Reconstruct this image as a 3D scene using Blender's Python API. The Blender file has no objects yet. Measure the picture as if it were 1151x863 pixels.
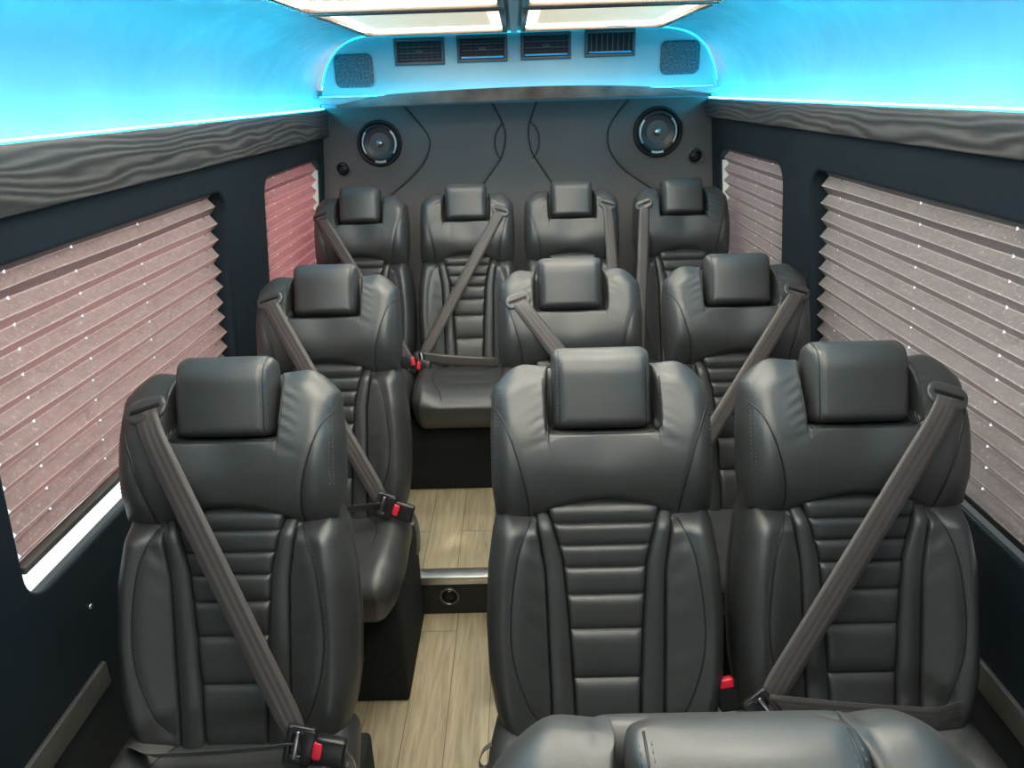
import bpy, bmesh, math, random
import numpy as np
from mathutils import Vector, Matrix
from mathutils.bvhtree import BVHTree
rad = math.radians
random.seed(4); RNG = np.random.RandomState(7)
COL = bpy.context.scene.collection

# ---------------------------------------------------------------- camera model
YAW, PITCH, ROLL, FOC, H = rad(.9), rad(21.7), rad(1.75), 830., 1.6
def cam_axes():
    f = np.array([-math.sin(YAW)*math.cos(PITCH), math.cos(YAW)*math.cos(PITCH), -math.sin(PITCH)])
    r = np.array([math.cos(YAW), math.sin(YAW), 0]); u = np.cross(r, f)
    return math.cos(ROLL)*r-math.sin(ROLL)*u, math.sin(ROLL)*r+math.cos(ROLL)*u, f
CR, CU, CF = cam_axes()
def ray(x, y): return CR*(x-575.5)/FOC-CU*(y-431.5)/FOC+CF
def at_y(x, y, Y):                      # photo measurement -> point of the plane y = Y
    r = ray(x, y); p = r*(Y/r[1]); p[2] += H; return p
def at_z(x, y, z):
    r = ray(x, y); p = r*((z-H)/r[2]); p[2] += H; return p

# ---------------------------------------------------------------- helpers
def props(o, label=None, cat=None, group=None, kind=None):
    if label: o['label'] = label
    if cat: o['category'] = cat
    if group: o['group'] = group
    if kind: o['kind'] = kind
    return o
def empty(name, loc, label, cat, group=None):
    o = bpy.data.objects.new(name, None); COL.objects.link(o); o.location = loc
    o.empty_display_size = .05
    return props(o, label, cat, group)
def link_mesh(name, verts, faces, mat, parent=None, smooth=True, uvs=None, fix=True):
    me = bpy.data.meshes.new(name)
    me.from_pydata([tuple(map(float, v)) for v in verts], [], [tuple(int(i) for i in f) for f in faces])
    if uvs is not None:
        l = me.uv_layers.new(name='UVMap')
        li = np.zeros(len(me.loops), dtype=np.int32); me.loops.foreach_get('vertex_index', li)
        l.data.foreach_set('uv', np.asarray(uvs, dtype=np.float32)[li].ravel())
    if fix:
        bm = bmesh.new(); bm.from_mesh(me); bmesh.ops.recalc_face_normals(bm, faces=bm.faces); bm.to_mesh(me); bm.free()
    me.polygons.foreach_set('use_smooth', [smooth]*len(me.polygons))
    me.materials.append(mat)
    o = bpy.data.objects.new(name, me); COL.objects.link(o)
    if parent: o.parent = parent
    return o
class MB:
    """collects simple shapes of ONE part"""
    def __init__(s): s.v = []; s.f = []
    def add(s, v, f):
        n = len(s.v); s.v += [tuple(map(float, p)) for p in v]; s.f += [tuple(int(i)+n for i in q) for q in f]; return s
    def box(s, x0, x1, y0, y1, z0, z1, b=0.0, fn=None):
        if b <= 0:
            v = [(x, y, z) for x in (x0, x1) for y in (y0, y1) for z in (z0, z1)]
            f = [(0,1,3,2),(4,6,7,5),(0,4,5,1),(2,3,7,6),(0,2,6,4),(1,5,7,3)]
        else:
            bm = bmesh.new(); bmesh.ops.create_cube(bm, size=1)
            for q in bm.verts: q.co = Vector(((x0+x1)/2+q.co.x*(x1-x0), (y0+y1)/2+q.co.y*(y1-y0), (z0+z1)/2+q.co.z*(z1-z0)))
            bmesh.ops.bevel(bm, geom=list(bm.edges), offset=b, segments=3, profile=.5, affect='EDGES')
            bm.verts.index_update(); v = [tuple(q.co) for q in bm.verts]; f = [[q.index for q in g.verts] for g in bm.faces]; bm.free()
        if fn: v = [fn(*p) for p in v]
        return s.add(v, f)
    def tube(s, pts, r, n=8, closed=False, rings=None):
        pts = [Vector(p) for p in pts]; N = len(pts); v = []; f = []
        up = None
        for i, p in enumerate(pts):
            a = pts[(i-1) % N] if (closed or i > 0) else p; b = pts[(i+1) % N] if (closed or i < N-1) else p
            t = (b-a).normalized()
            if up is None: up = t.orthogonal().normalized()
            else:
                up = (up-t*up.dot(t))
                up = up.normalized() if up.length > 1e-6 else t.orthogonal().normalized()
            w = t.cross(up)
            rr = r[i] if hasattr(r, '__len__') else r
            for k in range(n):
                an = 2*math.pi*k/n; v.append(p+(up*math.cos(an)+w*math.sin(an))*rr)
        M = N if closed else N-1
        for i in range(M):
            for k in range(n):
                f.append((i*n+k, i*n+(k+1) % n, ((i+1) % N)*n+(k+1) % n, ((i+1) % N)*n+k))
        if not closed: f.append(tuple(range(n))[::-1]); f.append(tuple((N-1)*n+k for k in range(n)))
        return s.add(v, f)
    def lathe(s, prof, fn, n=48, a0=0, a1=2*math.pi):
        full = abs(a1-a0-2*math.pi) < 1e-6; m = n if full else n+1; v = []; f = []
        for k in range(m):
            a = a0+(a1-a0)*k/n
            for (r, d) in prof: v.append(fn(r*math.cos(a), r*math.sin(a), d))
        L = len(prof)
        for k in range(n):
            for j in range(L-1):
                f.append((k*L+j, k*L+j+1, ((k+1) % m)*L+j+1, ((k+1) % m)*L+j))
        return s.add(v, f)
    def build(s, name, mat, parent=None, smooth=True, auto=None):
        o = link_mesh(name, s.v, s.f, mat, parent, smooth)
        if auto:
            bm = bmesh.new(); bm.from_mesh(o.data)
            for e in bm.edges:
                if len(e.link_faces) == 2 and e.calc_face_angle() > rad(auto): e.smooth = False
            bm.to_mesh(o.data); bm.free()
        return o

def seg_dist(P, A, B):
    """P (n,2); A,B (m,2) -> min distance to the segments"""
    out = np.full(len(P), 1e9)
    for i in range(0, len(A), 64):
        a = A[i:i+64]; b = B[i:i+64]; ab = b-a; L = (ab**2).sum(1)+1e-12
        ap = P[:, None, :]-a[None]; t = np.clip((ap*ab[None]).sum(2)/L[None], 0, 1)
        d = np.linalg.norm(ap-ab[None]*t[..., None], axis=2).min(1); out = np.minimum(out, d)
    return out
def pl_dist(P, line):
    line = np.asarray(line, float); return seg_dist(P, line[:-1], line[1:])
def spline(pts, n=40):
    P = np.asarray(pts, float); m = len(P)
    Q = np.vstack([2*P[0]-P[1], P, 2*P[-1]-P[-2]]); out = []
    for t in np.linspace(0, m-1, n):
        i = min(int(t), m-2); f = t-i; a, b, c, d = Q[i], Q[i+1], Q[i+2], Q[i+3]
        out.append(.5*((2*b)+(-a+c)*f+(2*a-5*b+4*c-d)*f*f+(-a+3*b-3*c+d)*f**3))
    return np.array(out)
def cosp(n, lo=0., hi=1.): return lo+(hi-lo)*(.5-.5*np.cos(np.pi*np.arange(n+1)/n))

class Puff:
    """an upholstered pad: grid G (nu,nv,2) in the pad's plane, front depth dfront, rounded rims"""
    def __init__(s, G, dfront, dmid, dback, R):
        nu, nv = G.shape[:2]; P = G.reshape(-1, 2)
        idx = np.arange(nu*nv).reshape(nu, nv)
        per = list(idx[:, 0])+list(idx[-1, 1:])+list(idx[-2::-1, -1])+list(idx[0, -2:0:-1])
        A = P[per]; B = P[per[1:]+per[:1]]
        if callable(R): k = R(P, A, B)
        else:
            e = seg_dist(P, A, B); k = np.sqrt(np.clip(1-(1-np.clip(e/R, 0, 1))**2, 0, 1))
        isper = np.zeros(nu*nv, bool); isper[per] = True; k[isper] = 0
        df = dfront(P[:, 0], P[:, 1]) if callable(dfront) else np.full(len(P), dfront)
        if callable(dmid): dmid = dmid(P[:, 0], P[:, 1])
        F = dmid+(df-dmid)*k; Bk = dmid+(dback-dmid)*k
        v = np.column_stack([P[:, 0], F, P[:, 1]]); inner = np.where(~isper)[0]
        bidx = np.arange(nu*nv); bidx[inner] = nu*nv+np.arange(len(inner))
        vb = np.column_stack([P[inner, 0], Bk[inner], P[inner, 1]])
        s.v = np.vstack([v, vb]); f = []
        for i in range(nu-1):
            for j in range(nv-1):
                a, b, c, d = idx[i, j], idx[i+1, j], idx[i+1, j+1], idx[i, j+1]
                f.append((a, b, c, d)); f.append((bidx[a], bidx[d], bidx[c], bidx[b]))
        s.f = [q for q in f if len(set(q)) == 4]
        s.bvh = BVHTree.FromPolygons([tuple(p) for p in s.v], s.f)
    def depth(s, u, w, default=.02):
        h = s.bvh.ray_cast(Vector((u, -.5, w)), Vector((0, 1, 0)))
        return h[0].y if h[0] is not None else default
    def onto(s, line, off=-.0008): return [(u, s.depth(u, w)+off, w) for u, w in line]
def rrect(a, b, r, nu, nv, c=(0, 0), rot=0):
    """grid over a rounded rectangle"""
    S = cosp(nu, -1, 1); T = cosp(nv, -1, 1); X, Y = np.meshgrid(S, T, indexing='ij')
    q = np.maximum(np.maximum(abs(X), abs(Y)), 1e-9)
    px, py = a*X/q, b*Y/q; cx = np.clip(px, -(a-r), a-r); cy = np.clip(py, -(b-r), b-r)
    vx, vy = px-cx, py-cy; L = np.hypot(vx, vy); m = L > r
    px = np.where(m, cx+vx/np.maximum(L, 1e-9)*r, px); py = np.where(m, cy+vy/np.maximum(L, 1e-9)*r, py)
    px, py = px*q, py*q; C, S_ = math.cos(rot), math.sin(rot)
    return np.stack([c[0]+px*C-py*S_, c[1]+px*S_+py*C], 2)
def smooth(x, a, b):
    t = np.clip((x-a)/(b-a), 0, 1); return t*t*(3-2*t)

# ---------------------------------------------------------------- materials
def nt(name):
    m = bpy.data.materials.new(name); m.use_nodes = True; t = m.node_tree; t.nodes.clear()
    out = t.nodes.new('ShaderNodeOutputMaterial'); b = t.nodes.new('ShaderNodeBsdfPrincipled')
    t.links.new(b.outputs[0], out.inputs[0]); return m, t, b, out
def N(t, kind, **k):
    n = t.nodes.new(kind)
    for a, v in k.items():
        if a in n.inputs.keys() if isinstance(a, str) else False: n.inputs[a].default_value = v
        else: setattr(n, a, v)
    return n
def ramp(t, src, stops):
    r = t.nodes.new('ShaderNodeValToRGB'); e = r.color_ramp.elements
    while len(e) < len(stops): e.new(.5)
    for q, (p, c) in zip(e, stops): q.position = p; q.color = (*c, 1) if len(c) == 3 else c
    t.links.new(src, r.inputs[0]); return r
def coords(t, scale=(1, 1, 1), kind='Object', rot=(0, 0, 0)):
    c = t.nodes.new('ShaderNodeTexCoord'); m = t.nodes.new('ShaderNodeMapping')
    m.inputs['Scale'].default_value = scale; m.inputs['Rotation'].default_value = rot
    t.links.new(c.outputs[kind], m.inputs[0]); return m.outputs[0]
def noise(t, vec, scale, detail=3, rough=.5, dist=0):
    n = t.nodes.new('ShaderNodeTexNoise'); n.inputs['Scale'].default_value = scale; n.inputs['Detail'].default_value = detail
    n.inputs['Roughness'].default_value = rough; n.inputs['Distortion'].default_value = dist
    t.links.new(vec, n.inputs['Vector']); return n.outputs['Fac']
def bump(t, b, h, strength, dist=.001, prev=None):
    n = t.nodes.new('ShaderNodeBump'); n.inputs['Strength'].default_value = strength; n.inputs['Distance'].default_value = dist
    t.links.new(h, n.inputs['Height'])
    if prev: t.links.new(prev, n.inputs['Normal'])
    t.links.new(n.outputs[0], b.inputs['Normal']); return n.outputs[0]
def mathn(t, op, a, b=None, c=None):
    n = t.nodes.new('ShaderNodeMath'); n.operation = op
    for i, x in enumerate((a, b, c)):
        if x is None: continue
        if isinstance(x, (int, float)): n.inputs[i].default_value = x
        else: t.links.new(x, n.inputs[i])
    return n.outputs[0]
def simple(name, col, rough=.5, metal=0, spec=.5, vary=0.0, vscale=20, bmp=0, bscale=400):
    m, t, b, out = nt(name); b.inputs['Base Color'].default_value = (*col, 1)
    b.inputs['Roughness'].default_value = rough; b.inputs['Metallic'].default_value = metal
    b.inputs['Specular IOR Level'].default_value = spec
    v = coords(t)
    f = noise(t, v, vscale, 4)
    lo = tuple(c*(1-vary) for c in col); hi = tuple(min(1, c*(1+vary)) for c in col)
    r = ramp(t, f, [(.3, lo), (.7, hi)]); t.links.new(r.outputs[0], b.inputs['Base Color'])
    if bmp: bump(t, b, noise(t, v, bscale, 3), bmp)
    return m
def emit(name, col, s):
    m, t, b, out = nt(name); b.inputs['Base Color'].default_value = (*col, 1)
    b.inputs['Emission Color'].default_value = (*col, 1); b.inputs['Emission Strength'].default_value = s
    f = noise(t, coords(t), 6, 2); r = ramp(t, f, [(0, tuple(c*.97 for c in col)), (1, col)])
    t.links.new(r.outputs[0], b.inputs['Emission Color']); return m

def leather():
    m, t, b, out = nt('black_leather')
    v = coords(t)
    n1 = noise(t, v, 9, 3); r = ramp(t, n1, [(.3, (.033, .0355, .0358)), (.7, (.041, .0435, .0438))]); t.links.new(r.outputs[0], b.inputs['Base Color'])
    rr = ramp(t, noise(t, v, 14, 3), [(.3, (.42,)*3), (.7, (.50,)*3)]); t.links.new(rr.outputs[0], b.inputs['Roughness'])
    b.inputs['Specular IOR Level'].default_value = 1.0
    big = bump(t, b, noise(t, v, 16, 3, .55), .2, .005)
    vor = t.nodes.new('ShaderNodeTexVoronoi'); vor.inputs['Scale'].default_value = 420; t.links.new(v, vor.inputs['Vector'])
    bump(t, b, vor.outputs['Distance'], .12, .0006, big)
    return m
M = {}
M['leather'] = leather()
M['piping'] = simple('dark_piping', (.014, .015, .018), .4, bmp=.1)
M['stitch'] = simple('grey_thread', (.10, .10, .11), .6)
M['plastic'] = simple('black_plastic', (.018, .019, .021), .32, spec=.6, bmp=.05)
M['guide'] = simple('grey_satin_plastic', (.06, .062, .064), .3, spec=.7)
M['slot'] = simple('slot_black', (.004, .004, .005), .6)
M['red'] = simple('red_button', (.85, .025, .06), .35)
M['steel'] = simple('steel', (.55, .55, .56), .3, metal=1)
M['chrome'] = simple('chrome', (.8, .8, .8), .12, metal=1)
M['carpet'] = simple('black_carpet', (.021, .024, .025), .9, spec=.2, vary=.35, vscale=300, bmp=.6, bscale=900)
M['wall'] = simple('navy_black_vinyl', (.010, .019, .027), .5, spec=.35, vary=.1, vscale=5, bmp=.12, bscale=700)
M['frame'] = simple('window_reveal_black', (.012, .015, .018), .45)
M['rearvinyl'] = simple('dark_grey_vinyl', (.150, .142, .138), .55, spec=.4, vary=.06, vscale=3, bmp=.15, bscale=600)
M['clip'] = simple('bright_clip', (.85, .86, .86), .38, metal=.6)
M['ring'] = simple('satin_ring', (.22, .22, .23), .3, metal=.8)
M['rubber'] = simple('black_rubber', (.008, .008, .009), .5)
M['cone'] = simple('speaker_cone', (.06, .062, .064), .35, spec=.6, bmp=.1)
M['grille'] = simple('speaker_grille_leather', (.05, .08, .10), .45, vary=.7, vscale=130, bmp=1.0, bscale=130)
M['vent'] = simple('vent_grey_plastic', (.055, .06, .065), .35, spec=.5)
M['ventdark'] = simple('vent_slats_dark', (.010, .014, .02), .4)
M['alu'] = simple('aluminium', (.62, .62, .58), .35, metal=1, vary=.08, bmp=.1, bscale=200)
M['rail'] = simple('grey_trim_strip', (.085, .085, .08), .5, vary=.1)
M['led'] = emit('cyan_led', (.03, .63, 1.0), 72)
M['ledduct'] = emit('cyan_led_duct', (.02, .63, 1.0), 13)
M['rimglow'] = emit('cyan_rim_glow', (.03, .75, 1.0), 2.2)
M['lightbar'] = emit('warm_white_led', (1.0, .93, .80), 20)
M['diffuser'] = emit('cream_diffuser', (1.0, .84, .60), .6)
M['sidebar'] = emit('warm_side_glow', (1.0, .90, .72), 2.5)
M['bronze'] = simple('bronze_mirror_frame', (.22, .17, .14), .25, metal=.7)

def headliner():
    m, t, b, out = nt('led_tinted_headliner_vinyl')
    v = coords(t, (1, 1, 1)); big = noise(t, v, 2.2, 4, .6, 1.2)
    r = ramp(t, big, [(.35, (.22, .37, .41)), (.7, (.27, .42, .46))]); t.links.new(r.outputs[0], b.inputs['Base Color'])  # part of the cyan LED wash is mixed into the base colour
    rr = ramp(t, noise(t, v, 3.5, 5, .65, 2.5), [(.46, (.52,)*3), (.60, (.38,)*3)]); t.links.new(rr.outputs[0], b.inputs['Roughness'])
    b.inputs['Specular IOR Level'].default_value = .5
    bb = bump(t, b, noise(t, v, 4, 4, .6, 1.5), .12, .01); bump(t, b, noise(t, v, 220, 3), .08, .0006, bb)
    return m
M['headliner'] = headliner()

def wood_dark():
    m, t, b, out = nt('charcoal_swirl_wood')
    v = coords(t, (16, 4.0, 24))
    w = t.nodes.new('ShaderNodeTexWave'); w.wave_type = 'BANDS'; w.bands_direction = 'Z'
    w.inputs['Scale'].default_value = .8; w.inputs['Distortion'].default_value = 26; w.inputs['Detail'].default_value = 2.5
    w.inputs['Detail Scale'].default_value = .42; w.inputs['Detail Roughness'].default_value = .55; t.links.new(v, w.inputs['Vector'])
    f2 = noise(t, coords(t, (30, 2.5, 60)), 3, 5, .6)
    mix = mathn(t, 'ADD', mathn(t, 'MULTIPLY', w.outputs['Fac'], .62), mathn(t, 'MULTIPLY', f2, .45))
    r = ramp(t, mix, [(.15, (.038, .039, .041)), (.45, (.066, .066, .067)), (.66, (.098, .096, .094)), (.92, (.16, .156, .15))])
    t.links.new(r.outputs[0], b.inputs['Base Color']); b.inputs['Roughness'].default_value = .38
    bump(t, b, f2, .05, .0005); return m
M['wood'] = wood_dark()

def floor_planks():
    m, t, b, out = nt('pale_oak_planks')
    v = coords(t, (1, 1, 1), rot=(0, 0, math.pi/2))
    br = t.nodes.new('ShaderNodeTexBrick'); br.inputs['Scale'].default_value = 1
    br.inputs['Brick Width'].default_value = .95; br.inputs['Row Height'].default_value = .115
    br.inputs['Mortar Size'].default_value = .0012; br.inputs['Mortar Smooth'].default_value = .2; br.offset = .37
    br.inputs['Color1'].default_value = (.0,)*3+(1,); br.inputs['Color2'].default_value = (1,)*3+(1,); br.inputs['Mortar'].default_value = (.5,)*3+(1,)
    t.links.new(v, br.inputs['Vector'])
    off = t.nodes.new('ShaderNodeVectorMath'); off.operation = 'MULTIPLY_ADD'; off.inputs[1].default_value = (9, 5, 3)
    c2 = coords(t, (26, 2.2, 1)); t.links.new(br.outputs['Color'], off.inputs[0]); t.links.new(c2, off.inputs[2])
    w = noise(t, off.outputs[0], 1.2, 5, .6, 1.8)
    w2 = noise(t, coords(t, (150, 5, 1)), 1, 4)
    f = mathn(t, 'ADD', mathn(t, 'MULTIPLY', w, .75), mathn(t, 'MULTIPLY', w2, .25))
    r = ramp(t, f, [(.3, (.31, .25, .155)), (.48, (.45, .375, .24)), (.7, (.60, .52, .35))])
    tint = t.nodes.new('ShaderNodeMix'); tint.data_type = 'RGBA'; tint.blend_type = 'MULTIPLY'; tint.inputs[0].default_value = 1
    tr = ramp(t, br.outputs['Color'], [(0, (.82, .82, .84)), (1, (1, 1, 1))])
    t.links.new(r.outputs[0], tint.inputs[6]); t.links.new(tr.outputs[0], tint.inputs[7])
    d = t.nodes.new('ShaderNodeMix'); d.data_type = 'RGBA'; t.links.new(br.outputs['Fac'], d.inputs[0])
    t.links.new(tint.outputs[2], d.inputs[6]); d.inputs[7].default_value = (.12, .10, .07, 1)
    t.links.new(d.outputs[2], b.inputs['Base Color']); b.inputs['Roughness'].default_value = .42
    bump(t, b, f, .08, .001); return m
M['floor'] = floor_planks()

def webbing():
    m, t, b, out = nt('seat_belt_webbing')
    u = t.nodes.new('ShaderNodeUVMap'); s = t.nodes.new('ShaderNodeSeparateXYZ'); t.links.new(u.outputs[0], s.inputs[0])
    rib = mathn(t, 'SINE', mathn(t, 'MULTIPLY', s.outputs[0], 2*math.pi*4)); f = mathn(t, 'MULTIPLY_ADD', rib, .5, .5)
    r = ramp(t, f, [(0, (.066, .058, .057)), (1, (.098, .086, .084))]); t.links.new(r.outputs[0], b.inputs['Base Color'])
    b.inputs['Roughness'].default_value = .42; b.inputs['Sheen Weight'].default_value = .15
    n = bump(t, b, f, .3, .001)
    wv = mathn(t, 'SINE', mathn(t, 'MULTIPLY', s.outputs[1], 2*math.pi*500)); bump(t, b, wv, .1, .0003, n)
    return m
M['belt'] = webbing()

def pleated(name, c0, c1, trans, holes):
    """pleated blind cloth; v counts pleats, u runs along the blind in metres"""
    m = bpy.data.materials.new(name); m.use_nodes = True; t = m.node_tree; t.nodes.clear()
    out = t.nodes.new('ShaderNodeOutputMaterial')
    uv = t.nodes.new('ShaderNodeUVMap'); s = t.nodes.new('ShaderNodeSeparateXYZ'); t.links.new(uv.outputs[0], s.inputs[0])
    mp = t.nodes.new('ShaderNodeMapping'); mp.inputs['Scale'].default_value = (7, 1.1, 1); t.links.new(uv.outputs[0], mp.inputs[0])
    f = noise(t, mp.outputs[0], 3, 6, .68, .8)
    mp2 = t.nodes.new('ShaderNodeMapping'); mp2.inputs['Scale'].default_value = (45, 3.0, 1); t.links.new(uv.outputs[0], mp2.inputs[0])
    sp = noise(t, mp2.outputs[0], 2.2, 5, .75)
    base = ramp(t, f, [(.3, c0), (.72, c1)])
    spk = ramp(t, sp, [(.57, (0, 0, 0)), (.66, (1, 1, 1))])
    mx = t.nodes.new('ShaderNodeMix'); mx.data_type = 'RGBA'; t.links.new(mathn(t, 'MULTIPLY', spk.outputs[0], .5), mx.inputs[0])
    t.links.new(base.outputs[0], mx.inputs[6]); mx.inputs[7].default_value = (.85, .78, .72, 1)
    cr = mathn(t, 'FRACT', mathn(t, 'MULTIPLY_ADD', s.outputs[1], 2.0, .5)); cr = mathn(t, 'ABSOLUTE', mathn(t, 'SUBTRACT', cr, .5))
    cr = mathn(t, 'MULTIPLY', mathn(t, 'LESS_THAN', cr, .07), mathn(t, 'MULTIPLY', sp, .95))
    m2 = t.nodes.new('ShaderNodeMix'); m2.data_type = 'RGBA'; t.links.new(cr, m2.inputs[0]); t.links.new(mx.outputs[2], m2.inputs[6]); m2.inputs[7].default_value = (.82, .70, .64, 1); mx = m2
    di = t.nodes.new('ShaderNodeBsdfPrincipled'); di.inputs['Roughness'].default_value = .45; di.inputs['Specular IOR Level'].default_value = .4
    t.links.new(mx.outputs[2], di.inputs['Base Color'])
    tl = t.nodes.new('ShaderNodeBsdfTranslucent'); tl.inputs['Color'].default_value = (*trans, 1)
    a = t.nodes.new('ShaderNodeMixShader'); a.inputs[0].default_value = .28
    t.links.new(di.outputs[0], a.inputs[1]); t.links.new(tl.outputs[0], a.inputs[2])
    tp = t.nodes.new('ShaderNodeBsdfTransparent'); b = t.nodes.new('ShaderNodeMixShader')
    fr = mathn(t, 'FRACT', s.outputs[1]); dv = mathn(t, 'MULTIPLY', mathn(t, 'SUBTRACT', fr, .5), .047); dv2 = mathn(t, 'MULTIPLY', dv, dv)
    tot = None
    for h in holes:
        du = mathn(t, 'SUBTRACT', s.outputs[0], float(h)); q = mathn(t, 'SQRT', mathn(t, 'ADD', mathn(t, 'MULTIPLY', du, du), dv2))
        k = mathn(t, 'LESS_THAN', q, .0034); tot = k if tot is None else mathn(t, 'MAXIMUM', tot, k)
    t.links.new(tot, b.inputs[0]); t.links.new(a.outputs[0], b.inputs[1]); t.links.new(tp.outputs[0], b.inputs[2])
    t.links.new(b.outputs[0], out.inputs[0]); return m
def glass():
    m = bpy.data.materials.new('window_glass'); m.use_nodes = True; t = m.node_tree; t.nodes.clear()
    out = t.nodes.new('ShaderNodeOutputMaterial'); tp = t.nodes.new('ShaderNodeBsdfTransparent'); tp.inputs[0].default_value = (.92, .95, .94, 1)
    g = t.nodes.new('ShaderNodeBsdfGlossy'); g.inputs['Roughness'].default_value = .03
    x = t.nodes.new('ShaderNodeMixShader'); x.inputs[0].default_value = .07; t.links.new(tp.outputs[0], x.inputs[1]); t.links.new(g.outputs[0], x.inputs[2])
    t.links.new(x.outputs[0], out.inputs[0]); return m
M['glass'] = glass()

# ================================================================ SETTING
YF, YR = -1.0, 3.40
PLAT, YS = .145, 1.985
LEAN, XW = .09, .84
def wall_x(z): return XW-LEAN*(z-1.5)
def wpt(side, y, z, off=0.): return (side*(wall_x(z)+off), y, z)

# floor
link_mesh('floor', [(-.99, YF, 0), (.99, YF, 0), (.99, YS+.03, 0), (-.99, YS+.03, 0), (-.99, YF, -.03), (.99, YF, -.03), (.99, YS+.03, -.03), (-.99, YS+.03, -.03)],
          [(0,1,2,3),(4,7,6,5),(0,4,5,1),(1,5,6,2),(2,6,7,3),(3,7,4,0)], M['floor'], smooth=False)['kind'] = 'structure'
o = MB().box(-.985, .985, YS+.03, YR+.05, 0, PLAT).build('floor', M['floor'], smooth=False); o['kind'] = 'structure'
o = MB().box(-.985, .985, YS, YS+.03, 0.0, PLAT-.012).build('trim_riser', M['frame'], smooth=False); o.name = 'trim_1'; o['kind'] = 'structure'
mb = MB().box(-.985, .985, YS-.006, YS+.045, PLAT-.012, PLAT+.003, .003)
mb.box(-.985, .985, YS-.006, YS-.001, PLAT-.026, PLAT-.010, .001)
o = mb.build('trim_2', M['alu'], auto=30); o['kind'] = 'structure'

# walls with window openings
def rr_loop(y0, y1, z0, z1, r, n=8):
    pts = []
    for (cy, cz, a0) in ((y1-r, z1-r, 0), (y0+r, z1-r, 90), (y0+r, z0+r, 180), (y1-r, z0+r, 270)):
        for k in range(n+1):
            a = rad(a0+90*k/n); pts.append((cy+r*math.cos(a), cz+r*math.sin(a)))
    return pts
def holed(side, outer, holes, off):
    bm = bmesh.new(); es = []
    for loop in [outer]+holes:
        vs = [bm.verts.new(wpt(side, y, z, off)) for y, z in loop]
        for i in range(len(vs)): es.append(bm.edges.new((vs[i], vs[(i+1) % len(vs)])))
    bmesh.ops.triangle_fill(bm, edges=es, use_beauty=True, use_dissolve=False)
    bm.verts.index_update(); v = [tuple(q.co) for q in bm.verts]; f = [[q.index for q in g.verts] for g in bm.faces]; bm.free(); return v, f
DEP = .055
def wall(side, name, ops, glz):
    mb = MB(); outer = [(YF, -.02), (YR+.05, -.02), (YR+.05, 1.54), (YF, 1.54)]
    loops = [rr_loop(*o_) for o_ in ops]; gl = [rr_loop(*g_) for g_ in glz]
    R2 = .009
    loops_big = [rr_loop(a-R2, b+R2, c-R2, d_+R2, r+R2) for a, b, c, d_, r in ops]
    mb.add(*holed(side, outer, loops_big, 0)); mb.add(*holed(side, outer, gl, DEP))
    for lb, l in zip(loops_big, loops):                 # rolled lip and reveal
        n = len(l); prof = []; o_z = (min(q[1] for q in l)+max(q[1] for q in l))/2
        for k in range(5):
            a = math.pi/2*k/4; q = math.sin(a); prof.append([wpt(side, y0+(y1-y0)*q, z0+(z1-z0)*q, R2*(1-math.cos(a))) for (y0, z0), (y1, z1) in zip(lb, l)])
        prof.append([wpt(side, y, z-(.06 if z < o_z else 0), DEP) for y, z in l])
        v = [p for row in prof for p in row]; f = []
        for r_ in range(len(prof)-1):
            for i in range(n): f.append((r_*n+i, r_*n+(i+1) % n, (r_+1)*n+(i+1) % n, (r_+1)*n+i))
        mb.add(v, f)
    o = link_mesh(name, mb.v, mb.f, M['wall'], smooth=False, fix=False); o['kind'] = 'structure'
OPL = [(1.10, 2.20, .750, 1.352, .06), (2.565, 3.34, .80, 1.348, .06)]
OPR = [(.80, 2.225, .765, 1.362, .06), (2.475, 3.28, .80, 1.352, .07)]
GLL = [(1.095, 2.13, .690, 1.345, .055), (2.60, 3.335, .75, 1.34, .05)]
GLR = [(.805, 2.15, .705, 1.355, .055), (2.51, 3.275, .75, 1.345, .05)]
wall(-1, 'wall_left', OPL, GLL); wall(1, 'wall_right', OPR, GLR)
wn = 0
for side, G in ((-1, GLL), (1, GLR)):
    for (a, b, c, d_, r) in G:
        wn += 1; fr = MB(); t1 = .012
        L1 = rr_loop(a, b, c, d_, r); L2 = rr_loop(a+t1, b-t1, c+t1, d_-t1, r); n = len(L1)
        v = [wpt(side, y, z, DEP+.002) for y, z in L1]+[wpt(side, y, z, DEP+.002) for y, z in L2]+[wpt(side, y, z, DEP+.02) for y, z in L2]+[wpt(side, y, z, DEP+.02) for y, z in L1]
        f = [(q*n+i, q*n+(i+1) % n, ((q+1) % 4)*n+(i+1) % n, ((q+1) % 4)*n+i) for q in range(4) for i in range(n)]
        fo = fr.add(v, f).build('window_%d' % wn, M['frame'], smooth=False); fo['kind'] = 'structure'
        L3 = [wpt(side, y, z, DEP+.010) for y, z in rr_loop(a+.002, b-.002, c+.002, d_-.002, r)]
        L4 = [wpt(side, y, z, DEP+.014) for y, z in rr_loop(a+.002, b-.002, c+.002, d_-.002, r)]
        ff = [tuple(range(n)), tuple(range(n, 2*n))[::-1]]+[(i, (i+1) % n, n+(i+1) % n, n+i) for i in range(n)]
        link_mesh('pane', L3+L4, ff, M['glass'], fo, smooth=False)

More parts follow.
